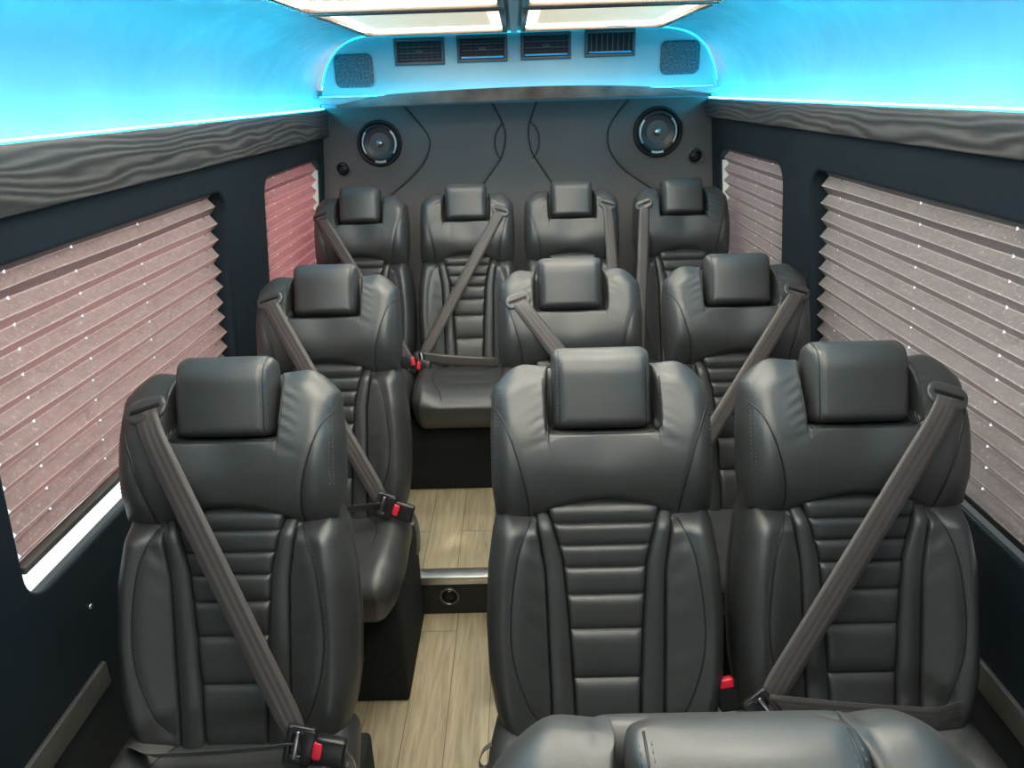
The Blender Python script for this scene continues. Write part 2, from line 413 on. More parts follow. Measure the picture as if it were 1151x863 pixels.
# pleated blinds
PITCHB = .047
def blind(side, y0, y1, z0, z1, holes, mat, label, rail, r=.05, sway=0):
    root = empty('pleated_blind', wpt(side, (y0+y1)/2, z0, .02), label, 'blind')
    ox, oy, oz = root.location
    n = int(round((z1-z0)/(PITCHB/2))); ny = 60; v = []; uv = []; f = []
    ph = RNG.rand(4)*6
    for i in range(n+1):
        z = z1-(z1-z0)*i/n
        # the window's rounded top corners trim the first pleats
        cut = 0
        if z > z1-r: q = r-(z1-z); cut = r-math.sqrt(max(0, r*r-q*q))
        for j in range(ny+1):
            y = y0+(y1-y0)*j/ny
            yy = min(max(y, y0+(cut if side*1 and True else 0)), y1-.0)
            wob = .0012*math.sin(yy*9+i*.9+ph[0])+.0009*math.sin(yy*23+i*2.1+ph[1])
            off = .008+(.021 if i % 2 else 0)+wob
            zz = z+.0010*math.sin(yy*7+i*1.3+ph[2])
            x, yq, zq = wpt(side, yy, zz, off); v.append((x-ox, yq-oy, zq-oz)); uv.append((y, i*.5))
    for i in range(n):
        for j in range(ny): f.append((i*(ny+1)+j, i*(ny+1)+j+1, (i+1)*(ny+1)+j+1, (i+1)*(ny+1)+j))
    link_mesh('pleated_fabric', v, f, mat, root, smooth=False, uvs=uv, fix=False)
    mb = MB(); fn = lambda x, y, z: (side*(wall_x(z)+x)-ox, y-oy, z-oz)
    mb.box(.006, .030, y0, y1, z0-.016, z0, .003, fn); mb.build('bottom_rail', rail, root, auto=30)
    mb = MB(); mb.box(.006, .030, y0+r, y1-.01, z1-.006, z1+.002, .002, fn); mb.build('head_rail', M['frame'], root, auto=30)
blind(-1, 1.112, 2.145, .824, 1.360, [1.24, 1.45, 1.72, 2.10], pleated('rose_pleated_cloth', (0.155, 0.115, 0.112), (0.31, 0.248, 0.236), (.55, .28, .28), [1.24, 1.45, 1.72, 2.10]),
      'large rose-grey pleated blind in the front left window, daylight gap below', M['rail'])
blind(-1, 2.572, 3.285, .82, 1.356, [2.75, 2.93, 3.15], pleated('red_pleated_cloth', (0.216, 0.096, 0.1), (0.336, 0.176, 0.176), (.80, .28, .30), [2.75, 2.93, 3.15]),
      'small dark-pink pleated blind in the rear left window beside the back row', M['rail'])
blind(1, .82, 2.165, .798, 1.370, [1.05, 1.32, 1.65, 2.08], pleated('taupe_pleated_cloth', (0.12, 0.105, 0.102), (0.228, 0.204, 0.198), (.46, .36, .35), [1.05, 1.32, 1.65, 2.08]),
      'large taupe-grey pleated blind in the front right window', M['piping'])
blind(1, 2.482, 3.225, .82, 1.360, [2.66, 2.85, 3.12], pleated('mauve_pleated_cloth', (0.144, 0.119, 0.119), (0.259, 0.223, 0.223), (.46, .34, .34), [2.66, 2.85, 3.12]),
      'small mauve-grey pleated blind in the rear right window', M['piping'])

# pale strips past the rear blinds: daylight on the black reveal put into colour
M['daylit_reveal'] = simple('daylit_reveal_paint', (.55, .57, .53), .5)
for side, nm, y_ in ((-1, 'daylit_strip_1', 3.331), (1, 'daylit_strip_2', 3.271)):
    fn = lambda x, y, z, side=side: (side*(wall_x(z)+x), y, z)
    o = MB().box(.012, .053, y_-.004, y_+.004, .86, 1.30, .002, fn).build(nm, M['daylit_reveal'], auto=30); o['kind'] = 'structure'
# wood trims
for side, nm, z0 in ((-1, 'trim_3', 1.432), (1, 'trim_4', 1.468)):
    def fn(x, y, z, side=side): return (side*x, y, z)
    mb = MB(); prof = [(.842, z0+.0), (.826, z0), (.820, z0+.003), (.817, z0+.010), (.8145, 1.535), (.8165, 1.542), (.822, 1.545), (.842, 1.545)]
    ys = np.linspace(YF, YR, 30); L = len(prof)
    v = [(side*x, y, z) for y in ys for x, z in prof]; f = [(i*L+j, i*L+(j+1) % L, (i+1)*L+(j+1) % L, (i+1)*L+j) for i in range(29) for j in range(L)]
    f += [tuple(range(L)), tuple(29*L+j for j in range(L))]
    mb.add(v, f); o = mb.build(nm, M['wood'], auto=40); o['kind'] = 'structure'
    mb = MB().box(*( sorted((side*.824, side*.836))), YF, 3.38, 1.546, 1.549)
    o = mb.build('glow_strip', M['led'], smooth=False)
    props(o, 'cyan LED strip glowing along the top of the %s wood trim' % ('left' if side < 0 else 'right'), 'light strip')

# headliner: ceiling with curved coves
half = spline([(.841, 1.540), (.846, 1.60), (.828, 1.665), (.775, 1.735), (.68, 1.79), (.585, 1.812)], 26)
prof = [(-x, z) for x, z in half]+[(x, z) for x, z in half[::-1]]
OPX = .545; CZ = 1.815
ys = np.linspace(YF, YR+.05, 45); v = []; f = []; L = len(prof)
for y in ys: v += [(x, y, z) for x, z in prof]
for i in range(len(ys)-1):
    for j in range(L-1): f.append((i*L+j, i*L+j+1, (i+1)*L+j+1, (i+1)*L+j))
# upper skin so no daylight leaks
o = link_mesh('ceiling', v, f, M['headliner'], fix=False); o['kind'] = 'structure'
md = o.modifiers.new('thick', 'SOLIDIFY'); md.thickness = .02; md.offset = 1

# ceiling light trays
def tray(x0, x1, y0, y1, label):
    c = ((x0+x1)/2, (y0+y1)/2, 1.804); r = empty('ceiling_light', c, label, 'ceiling light', 'warm white light panels in the headliner')
    a, b = (x1-x0)/2, (y1-y0)/2; w = .018
    mb = MB(); z0, z1 = -.012, .009
    mb.box(-a, a, -b, -b+w, z0, z1, .004); mb.box(-a, a, b-w, b, z0, z1, .004); mb.box(-a, -a+w, -b+w, b-w, z0, z1, .004); mb.box(a-w, a, -b+w, b-w, z0, z1, .004)
    mb.build('frame', M['bronze'], r, auto=30)
    ai, bi, s = a-w, b-w, .035
    MB().box(-ai+s, ai-s, -bi+.085, bi-.085, .004, .010).build('diffuser', M['diffuser'], r, smooth=False)
    q = .085
    for bx_ in ((-ai, ai, -bi, -bi+q), (-ai, ai, bi-q, bi)): MB().box(*bx_, .002, .008).build('light_bar', M['lightbar'], r, smooth=False)
    for bx_ in ((-ai, -ai+s, -bi+q, bi-q), (ai-s, ai, -bi+q, bi-q)): MB().box(*bx_, .002, .008).build('side_glow_bar', M['sidebar'], r, smooth=False)
rows = [(2.14, 2.93), (1.43, 2.09), (.77, 1.38), (.11, .72)]
for i, (a, b) in enumerate(rows):
    for sx in (-1, 1):
        x0, x1 = sorted((sx*.022, sx*.535))
        if i == 0: lb = '%s warm white ceiling light panel nearest the rear air vents' % ('left' if sx < 0 else 'right')
        elif i == 1: lb = '%s warm ceiling light panel cut by the top edge of the photo' % ('left' if sx < 0 else 'right')
        else: lb = 'warm white ceiling light panel overhead, %s side, %s' % ('left' if sx < 0 else 'right', ('', '', 'above the front row', 'above the nearest seat', '')[i])
        tray(x0, x1, a, b, lb)

# rear panel with pads, seams, speakers
YP = YR
def pan(px, py, d=0.): p = at_y(px, py, YP); return (p[0], YP+d, p[2])
seams = [[(452,116),(468,135),(480,151),(483,164),(477,182),(462,200),(432,226)],
         [(550,110),(564,137),(568,155),(564,175),(556,189),(540,212)],
         [(606,108),(596,135),(594,151),(596,164),(600,175),(622,209)],
         [(712,105),(690,133),(683,152),(687,172),(704,193),(742,218)]]
lens = [[(565,138),(558,149),(556,160),(558,171),(563,180)], [(596,136),(604,147),(606,159),(604,170),(599,178)]]
S2 = [spline([(at_y(x, y, YP)[0], at_y(x, y, YP)[2]) for x, y in s_], 60) for s_ in seams+lens]
X = np.linspace(-.93, .93, 420); Z = np.linspace(.05, 1.62, 330)
XX, ZZ = np.meshgrid(X, Z, indexing='ij'); Pn = np.column_stack([XX.ravel(), ZZ.ravel()])
dmin = np.full(len(Pn), 9.)
for s_ in S2: dmin = np.minimum(dmin, pl_dist(Pn, s_))
D = .004*np.exp(-(dmin/.004)**2)-.003*np.clip(dmin/.02, 0, 1)
nx, nz = len(X), len(Z)
f = [(i*nz+j, (i+1)*nz+j, (i+1)*nz+j+1, i*nz+j+1) for i in range(nx-1) for j in range(nz-1)]
o = link_mesh('wall_rear', np.column_stack([Pn[:, 0], YP+D, Pn[:, 1]]), f, M['rearvinyl'], fix=False); o['kind'] = 'structure'
REAR = o
for s_ in S2:
    MB().tube([(x, YP+.0015, z) for x, z in s_], .0026, 8).build('seam_piping', M['rubber'], REAR)

def speaker(px, py, R, label):
    c = pan(px, py, -.007); r = empty('round_speaker', c, label, 'speaker')
    fn = lambda a, b, d: (a, d, b)
    MB().lathe([(R*1.0, .002), (R*1.0, -.006), (R*.97, -.011), (R*.90, -.012), (R*.86, -.008), (R*.85, 0)], fn).build('outer_ring', M['rubber'], r)
    MB().lathe([(R*.86, -.003), (R*.80, -.009), (R*.70, -.009), (R*.66, -.003)], fn).build('rubber_surround', M['plastic'], r)
    MB().lathe([(R*.67, -.004), (R*.45, .004), (R*.22, .010), (0.0001, .011)], fn).build('cone', M['cone'], r)
    MB().lathe([(R*.16, .010), (R*.15, -.004), (R*.11, -.008), (.0001, -.009)], fn, 24).build('dust_cap', M['steel'], r)
    for a0, a1, rr in ((140, 215, .74), (-35, 45, .74), (252, 288, .80)):
        pts = [(R*rr*math.cos(rad(a)), -.013, R*rr*math.sin(rad(a))) for a in np.linspace(a0, a1, 16)]
        MB().tube(pts, .0042 if a0 < 200 else .006, 8).build('chrome_clip', M['clip'], r)
speaker(427, 161, .098, 'round black speaker on the rear panel, left, above the first headrest')
speaker(739, 148, .106, 'round black speaker on the rear panel, right, above the fourth headrest')
def port(px, py, R, Y, label, name='round_port'):
    p = at_y(px, py, Y); r = empty(name, (p[0], Y-.004, p[2]), label, 'socket'); fn = lambda a, b, d: (a, d, b)
    MB().lathe([(R, .006), (R, -.004), (R*.93, -.007), (R*.84, -.005), (R*.82, .001)], fn, 32).build('ring', M['ring'], r)
    MB().lathe([(R*.82, .002), (R*.6, .0), (R*.55, -.003), (.0001, -.003)], fn, 32).build('cap', M['rubber'], r)
    MB().tube([(-R*.3, -.0035, R*.62), (0, -.0045, R*.66), (R*.3, -.0035, R*.62)], .0012, 6).build('tab', M['steel'], r)
port(386, 190, .034, YP-.001, 'small round black port left of the first back-row headrest')
port(781.5, 175, .034, YP-.001, 'small round black port on the rear panel, right of the right speaker')
port(505.5, 669, .032, YS, 'round black power socket in the aisle step riser')

# rear air duct bulkhead
YD = 3.16
def dpt(px, py, Y=YD): p = at_y(px, py, Y); return (p[0], p[2])
arch = [(361,122),(362,96),(368,72),(382,52),(405,41),(440,37),(520,33),(590,30),(660,27),(730,28),(768,33),(790,46),(801,66),(806,88),(807,108)]
A2 = spline([dpt(*q) for q in arch], 90)
A2 = np.array([(x, min(z, 1.812 if abs(x) < .58 else 9)) for x, z in A2])
n = len(A2); mb = MB(); rows_ = []
for off, sc in ((.05, 1.0), (.0, 1.0), (-.010, .994), (-.014, .985)):
    cx, cz = 0.0, 1.56
    rows_.append([(cx+(x-cx)*sc, YD+off+.014, cz+(z-cz)*sc) for x, z in A2])
v = [p for r_ in rows_ for p in r_]; f = [(k*n+i, k*n+i+1, (k+1)*n+i+1, (k+1)*n+i) for k in range(3) for i in range(n-1)]
f.append(tuple(3*n+i for i in range(n)))
mb.add(v, f)
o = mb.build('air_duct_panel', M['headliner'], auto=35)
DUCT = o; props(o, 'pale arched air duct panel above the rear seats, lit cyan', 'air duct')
o = MB().tube([(x*.997, YD-.003, 1.56+(z-1.56)*.993) for x, z in A2[6:-6]], .0032, 8).build('glow_strip', M['rimglow']); props(o, 'thin glowing cyan tube for the lit rim arching over the rear air duct panel', 'light strip')  # panel rim catching LED light, given as a glowing tube; no lamp there
# duct body behind (so nothing shows through) and ledge
zb0, zb1 = 1.566, 1.592
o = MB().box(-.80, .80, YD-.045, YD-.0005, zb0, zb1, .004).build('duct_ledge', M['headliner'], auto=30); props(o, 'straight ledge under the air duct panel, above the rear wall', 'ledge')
o = MB().box(-.775, .775, YD-.030, YD-.018, zb1+.001, zb1+.004).build('glow_strip', M['ledduct'], smooth=False); props(o, 'cyan LED strip along the base of the rear air duct panel', 'light strip')
# bowed wood fascia
L0 = [dpt(x, y, YD-.06) for x, y in ((378,123),(430,119.5),(500,116),(570,113),(640,110.5),(710,108.5),(760,107.5),(800,108.5))]
L1 = [dpt(x, y, YD-.06) for x, y in ((378,118),(430,107),(500,101.5),(570,98),(640,96),(710,96.5),(760,100),(800,105))]
lo = spline(L0, 40); hi = spline(L1, 40); mb = MB(); v = []
for (xa, za), (xb, zb) in zip(lo, hi):
    bow = -.035*(1-(xa/.8)**2)
    v += [(xa, YD-.050+bow+.02, za), (xa, YD-.050+bow+.001, za+.001), (xb, YD-.050+bow, zb-.002), (xb, YD-.050+bow+.004, zb), (xb, YD-.045, zb), (xa, YD-.045, za)]
f = [(i*6+j, i*6+(j+1) % 6, (i+1)*6+(j+1) % 6, (i+1)*6+j) for i in range(39) for j in range(6)]+[tuple(range(6)), tuple(39*6+j for j in range(6))]
M['gloss'] = simple('glossy_dark_wood', (.07, .068, .066), .16, spec=.8, vary=.5, vscale=9)
o = mb.add(v, f).build('wood_fascia', M['gloss'], auto=40); props(o, 'bowed glossy dark wood fascia under the lit air duct panel', 'trim')

# vents
def vent(px, py, vertical, blue, label):
    x, z = dpt(px, py); r = empty('air_vent', (x, YD+.0, z), label, 'air vent')
    a, b = .0985, .049; s = .0125
    mb = MB(); mb.box(-a, a, -.012, .004, -b, -b+s, .003); mb.box(-a, a, -.012, .004, b-s, b, .003); mb.box(-a, -a+s, -.012, .004, -b+s, b-s, .003); mb.box(a-s, a, -.012, .004, -b+s, b-s, .003)
    mb.build('frame', M['vent'], r, auto=30)
    MB().box(-a+s, a-s, -.002, .002, -b+s, b-s).build('backing', M['slot'], r, smooth=False)
    ai, bi = a-s-.003, b-s-.003
    if not vertical:
        for k in range(6):
            zz = -bi+2*bi*(k+.5)/6; mb = MB(); mb.box(-ai, ai, -.010, -.004, zz-.0018, zz+.0018, .0008); mb.build('slat', M['ventdark'] if k % 2 else M['vent'], r, auto=30)
        mb = MB()
        for k in range(7): xx = -ai+2*ai*(k+.5)/7; mb.box(xx-.0012, xx+.0012, -.006, -.0025, -bi, bi)
        mb.build('cross_slats', M['ventdark'], r, smooth=False)
        mb = MB().box(-.014, .014, -.016, -.008, -.004, .006, .002); mb.build('slider_tab', M['vent'], r, auto=30)
    else:
        for k in range(8):
            xx = -ai+2*ai*(k+.5)/8; mb = MB(); mb.box(xx-.002, xx+.002, -.010, -.003, -bi, bi, .0008); mb.build('slat', M['vent'], r, auto=30)
    if blue:
        MB().box(-ai, ai, -.0115, -.0085, -bi-.001, -bi+.0045, .001).build('blue_edge', M['bluestrip'], r, auto=30)
M['bluestrip'] = simple('blue_plastic_edge', (.02, .45, .85), .3)
vent(471.5, 58, False, False, 'leftmost of the four grey air vents, with a centre slider tab')
vent(542, 54.5, False, True, 'second air vent from the left, gridded slats and blue lower edge')
vent(613.5, 51.5, False, True, 'third air vent from the left, gridded slats and blue lower edge')
vent(685.5, 48.5, True, True, 'rightmost air vent, vertical slats and blue lower edge')
def grille(px, py, label):
    x, z = dpt(px, py); r = empty('speaker_grille', (x, YD-.001, z), label, 'speaker')
    P_ = Puff(rrect(.077, .062, .026, 20, 18), lambda u, w: -.008+0*u, .0, .002, .008)
    link_mesh('grille_cover', P_.v, P_.f, M['grille'], r)
    q = rrect(.079, .064, .027, 2, 2); loop = []
    for k in range(64):
        a = 2*math.pi*k/64; cx, cz = math.cos(a), math.sin(a); m_ = max(abs(cx), abs(cz)); px_, pz_ = .079*cx/m_, .064*cz/m_
        ix, iz = max(-.052, min(.052, px_)), max(-.037, min(.037, pz_)); d_ = math.hypot(px_-ix, pz_-iz)
        if d_ > .027: px_, pz_ = ix+(px_-ix)/d_*.027, iz+(pz_-iz)/d_*.027
        loop.append((px_, -.001, pz_))
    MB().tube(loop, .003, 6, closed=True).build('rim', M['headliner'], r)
grille(398, 79.5, 'rounded dark speaker grille left of the air vents')
grille(764, 64.5, 'rounded dark speaker grille right of the air vents')
for px, py, nm in ((464, 36.0, 'left'), (693, 26.5, 'right')):
    p = at_z(px, py, 1.805); p[1] = min(p[1], 3.02)
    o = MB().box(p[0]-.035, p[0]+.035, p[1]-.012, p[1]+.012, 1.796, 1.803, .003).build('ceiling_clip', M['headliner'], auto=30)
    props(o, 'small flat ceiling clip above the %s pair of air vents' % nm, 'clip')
# flat ceiling between the light trays
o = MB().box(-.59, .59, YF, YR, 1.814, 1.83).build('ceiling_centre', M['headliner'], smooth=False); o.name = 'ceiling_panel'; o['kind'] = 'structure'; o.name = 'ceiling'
o = MB().box(-.012, .012, YF, 2.94, 1.792, 1.812, .003).build('trim_5', M['alu'], auto=30); o['kind'] = 'structure'

o = MB().box(-.99, .99, YF-.03, YF, .45, 1.83).build('front_light_blocker', M['wall'], smooth=False); o['kind'] = 'structure'  # unseen panel added behind the camera to keep daylight off coves and seat fronts
# grey rails along the walls
for side, nm, y1, zz in ((-1, 'trim_6', 1.27, .44), (1, 'trim_7', 1.22, .455)):
    x = wall_x(zz)
    mb = MB()
    fn = lambda a, y, z, side=side: (side*a, y, z)
    mb.box(x-.012, x+.001, YF+.05, y1, zz-.030, zz+.030, .004, fn)
    o = mb.build(nm, M['rail'], auto=30); o['kind'] = 'structure'
# wall screw
p = wpt(-1, 1.262, .62, -.002)
o = MB().lathe([(.006, .002), (.006, -.001), (.004, -.003), (.0001, -.0035)], lambda a, b, d: (p[0]-d, p[1]+a, p[2]+b), 16).build('wall_screw', M['chrome']); props(o, 'tiny bright screw head on the dark left wall below the front window', 'screw')

# ================================================================ SEATS
REC = rad(19.8); SR, CRc = math.sin(REC), math.cos(REC); ZH = .47
def TB(p): u, d, w = p; return (u, w*SR+d*CRc, ZH+w*CRc-d*SR)
def TC(p): u, d, w = p; return (u, w, ZH-d)       # cushion frame: w runs backwards (y), d down
def pf(x, xs, ys): return np.interp(x, xs, ys)
HWU = lambda w: pf(w, [.38, .42, .47, .57, .64, .70], [.200, .204, .211, .211, .206, .192])
WB = lambda u: pf(abs(u), [0, .03, .062, .10, .13, .15, .17, .2, .22], [.438, .436, .429, .416, .406, .403, .404, .412, .42])
def WT(u):
    a = abs(u); x = np.clip((a-.150)/.058, 0, 1)
    top = .694-.040*x**2.4-.002*np.cos(a*60)
    return top+(.5725-top)*(1-smooth(a, .0975, .1045))
SIDE_SEAM = spline([(.207, .622), (.186, .597), (.168, .553), (.153, .50), (.143, .45), (.140, .409)], 40)
def shoulder():
    u0 = np.concatenate([cosp(16, -.208, -.135)[:-1], np.linspace(-.135, -.108, 8)[:-1], np.linspace(-.108, -.095, 14)[:-1], cosp(30, -.095, .095)[:-1],
                         np.linspace(.095, .108, 14)[:-1], np.linspace(.108, .135, 8)[:-1], cosp(16, .135, .208)])
    T = cosp(64); G = np.zeros((len(u0), len(T), 2))
    for i, u in enumerate(u0):
        wb, wt = float(WB(u)), float(WT(u)); w = wb+(wt-wb)*T; G[i, :, 1] = w; G[i, :, 0] = u*HWU(w)/.208
    def R(P, A, B):
        mid = (A+B)/2; nt_ = (abs(mid[:, 0]) < .1125) & (mid[:, 1] > .50); bt = (~nt_) & (mid[:, 1] < .445) & (abs(mid[:, 0]) < .196); ot = ~(nt_ | bt)
        k = np.ones(len(P))
        for m_, r in ((nt_, .009), (bt, .018), (ot, .042)):
            e = seg_dist(P, A[m_], B[m_]); k *= np.sqrt(np.clip(1-(1-np.clip(e/r, 0, 1))**2, 0, 1))
        return k
    def df(u, w):
        a = abs(u)
        d = -.036+np.where(w > .515, 1.95*(w-.515)**2, 4.2*(w-.515)**2)
        d = d+.010*np.exp(-((a)/.06)**2)*smooth(w, .45, .55)
        for sg in (1, -1):
            q = pl_dist(np.column_stack([u*sg, w]), SIDE_SEAM); d = d+.0030*np.exp(-(q/.0042)**2)
        # gathers at the sides of the headrest notch and at the outer seam
        g = np.exp(-((a-.118)/.020)**2)*smooth(w, .555, .585)*(1-smooth(w, .655, .68))
        d = d+.0014*g*np.sin((w+.55*(a-.11))*2*np.pi/.021+np.sign(u)*1.3)
        g2 = np.exp(-((a-.20)/.014)**2)*smooth(w, .585, .60)*(1-smooth(w, .65, .67)); d = d+.0012*g2*np.sin(w*2*np.pi/.016)
        cr = np.exp(-((a-.115)/.03)**2)*np.exp(-((w-(.560-.35*(a-.10)))/.0045)**2); d = d+.0018*cr
        return d
    return Puff(G, df, lambda u, w: .022+.033*smooth(w, .40, .50), .125, R)
OUT = lambda w: pf(w, [-.03, 0, .03, .1, .2, .31, .38, .41, .45], [.196, .204, .214, .225, .228, .222, .211, .204, .200])
CIN = lambda w: pf(w, [-.03, .07, .21, .325, .417, .45], [.060, .063, .070, .079, .102, .112])
SOUT = lambda w: pf(w, [-.03, .05, .306, .41, .45], [.105, .106, .112, .128, .136])
BSEAM = spline([(.134, .41), (.163, .34), (.1785, .225), (.174, .14), (.148, .055), (.118, .012)], 40)
PL = [.452, .396, .355, .313, .261, .195, .102, -.03]
def quadgrid(ulo, uhi, wlo, whi, nu, nv, tspace=None):
    S = cosp(nu); T = cosp(nv) if tspace is None else tspace; G = np.zeros((len(S), len(T), 2))
    for j, t_ in enumerate(T):
        w = wlo+(whi-wlo)*t_; a, b = float(ulo(w)), float(uhi(w)); G[:, j, 0] = a+(b-a)*S; G[:, j, 1] = w
    return G
def centre():
    ts = np.unique(np.concatenate([cosp(14, a, b) for a, b in zip(PL[1:], PL[:-1])])); ts = (ts-ts[0])/(ts[-1]-ts[0])
    G = quadgrid(lambda w: -CIN(w), CIN, PL[-1], PL[0], 30, 0, ts)
    def df(u, w):
        d = np.zeros(len(u))+.006
        for a, b in zip(PL[1:], PL[:-1]):
            m_ = (w >= a-1e-9) & (w <= b+1e-9); x = np.clip((w-a)/(b-a), 0, 1); puf = np.clip(1-abs(2*x-1)**3.2, 0, 1)**.62
            hgt = .0115+.035*max(0, (b-a)-.045)
            lean = 1-.25*(1-x)
            edge = 1-.45*np.clip((abs(u)/CIN(w)-.80)/.2, 0, 1)**2
            d = np.where(m_, .006-hgt*puf*lean*edge, d)
        d = d+.018*smooth(w, .415, .45)
        return d
    return Puff(G, df, .012, .09, .005)
def channel(s):
    lo = (lambda w: CIN(w)) if s > 0 else (lambda w: -SOUT(w)); hi = (lambda w: SOUT(w)) if s > 0 else (lambda w: -CIN(w))
    G = quadgrid(lo, hi, -.03, .45, 16, 50)
    return Puff(G, lambda u, w: -.006-.005*np.sin(np.clip((abs(u)-CIN(w))/(SOUT(w)-CIN(w)), 0, 1)*np.pi)+.0*w+.0004*np.sin(w*190)+.030*smooth(w, .385, .43), lambda u, w: .010+.03*smooth(w, .385, .43), .09, .0042)
def bolster(s):
    lo = (lambda w: SOUT(w)) if s > 0 else (lambda w: -OUT(w)); hi = (lambda w: OUT(w)) if s > 0 else (lambda w: -SOUT(w))
    G = quadgrid(lo, hi, -.03, .432, 36, 70)
    def df(u, w):
        a = abs(u); x = np.clip((a-SOUT(w))/(OUT(w)-SOUT(w)), 0, 1)
        d = -.007-.024*np.sin(np.clip(x*1.2, 0, 1.2)*np.pi/2.0)**1.3*(1-.55*smooth(w, .30, .43))*(1-.35*(1-smooth(w, -.03, .08)))
        q = pl_dist(np.column_stack([a, w]), BSEAM); d = d+.0024*np.exp(-(q/.004)**2)
        inside = smooth(q, .004, .02); d = d-.0015*inside
        d = d+.0011*np.exp(-((a-.135)/.02)**2)*np.sin((w-.7*a)*2*np.pi/.05)*smooth(w, .05, .12)+.035*smooth(w, .375, .43)
        return d
    def R(P, A, B):
        mid = (A+B)/2; am = abs(mid[:, 0]); inn = am < SOUT(mid[:, 1])+.004; k = np.ones(len(P))
        for m_, r in ((inn, .005), (~inn, .038)):
            e = seg_dist(P, A[m_], B[m_]); k *= np.sqrt(np.clip(1-(1-np.clip(e/r, 0, 1))**2, 0, 1))
        return k
    return Puff(G, df, lambda u, w: .010+.045*smooth((abs(u)-SOUT(w))/(OUT(w)-SOUT(w)), 0, .6), .12, R)
def stitches(mb, pts3, T, ln=.0045, gap=.0032, r=.0007):
    pts = [Vector(p) for p in pts3]; acc = 0; out = []
    L = [0]
    for a, b in zip(pts[:-1], pts[1:]): L.append(L[-1]+(b-a).length)
    def at(s_):
        for i in range(len(L)-1):
            if s_ <= L[i+1]: q = (s_-L[i])/max(L[i+1]-L[i], 1e-9); return pts[i].lerp(pts[i+1], q)
        return pts[-1]
    s_ = 0
    while s_+ln < L[-1]:
        a, b = at(s_), at(s_+ln); m_ = (a+b)/2+Vector((0, -.0005, 0)); mb.tube([T(a), T(m_), T(b)], [r*.6, r, r*.6], 5); s_ += ln+gap
SH = shoulder(); CE = centre(); CH = {s: channel(s) for s in (-1, 1)}; BO = {s: bolster(s) for s in (-1, 1)}
def headrest():
    G = rrect(.0925, .077, .020, 34, 34, c=(0, .648))
    def df(u, w):
        d = -.030+1.2*u*u
        q = abs(abs(u)-.079); return d+.0022*np.exp(-(q/.0022)**2)
    def R(P, A, B):
        mid = (A+B)/2; top = mid[:, 1] > .7245; k = np.ones(len(P))
        for m_, r in ((top, .050), (~top, .022)):
            e = seg_dist(P, A[m_], B[m_]); k *= np.sqrt(np.clip(1-(1-np.clip(e/r, 0, 1))**2, 0, 1))
        return k
    return Puff(G, df, .025, .085, R)
HR = headrest()
CU_OUT = lambda y: pf(y, [-.335, -.31, -.26, -.15, 0, .08], [.185, .212, .228, .234, .228, .215])
CSEAM = spline([(.105, -.0), (.135, -.05), (.15, -.12), (.14, -.20), (.105, -.275), (.095, -.335)], 40)
def cushion():
    G = quadgrid(lambda w: -CU_OUT(w), CU_OUT, -.335, .08, 44, 44)
    def df(u, y):
        a = abs(u); d = .010-.026*smooth(a, .09, .19)+.020*smooth(-y, .22, .34)
        q = pl_dist(np.column_stack([a, y]), CSEAM); d = d+.004*np.exp(-(q/.0045)**2)
        for yy in (-.10, -.19): d = d+.005*np.exp(-((y-yy-.1*a)/.006)**2)*(1-smooth(a, .10, .13))
        return d
    return Puff(G, df, .055, .150, .050)
CSH = cushion()
surf = [SH, CE, CH[1], CH[-1], BO[1], BO[-1]]
def front_d(u, w): return min(s_.depth(u, w, .03) for s_ in surf)

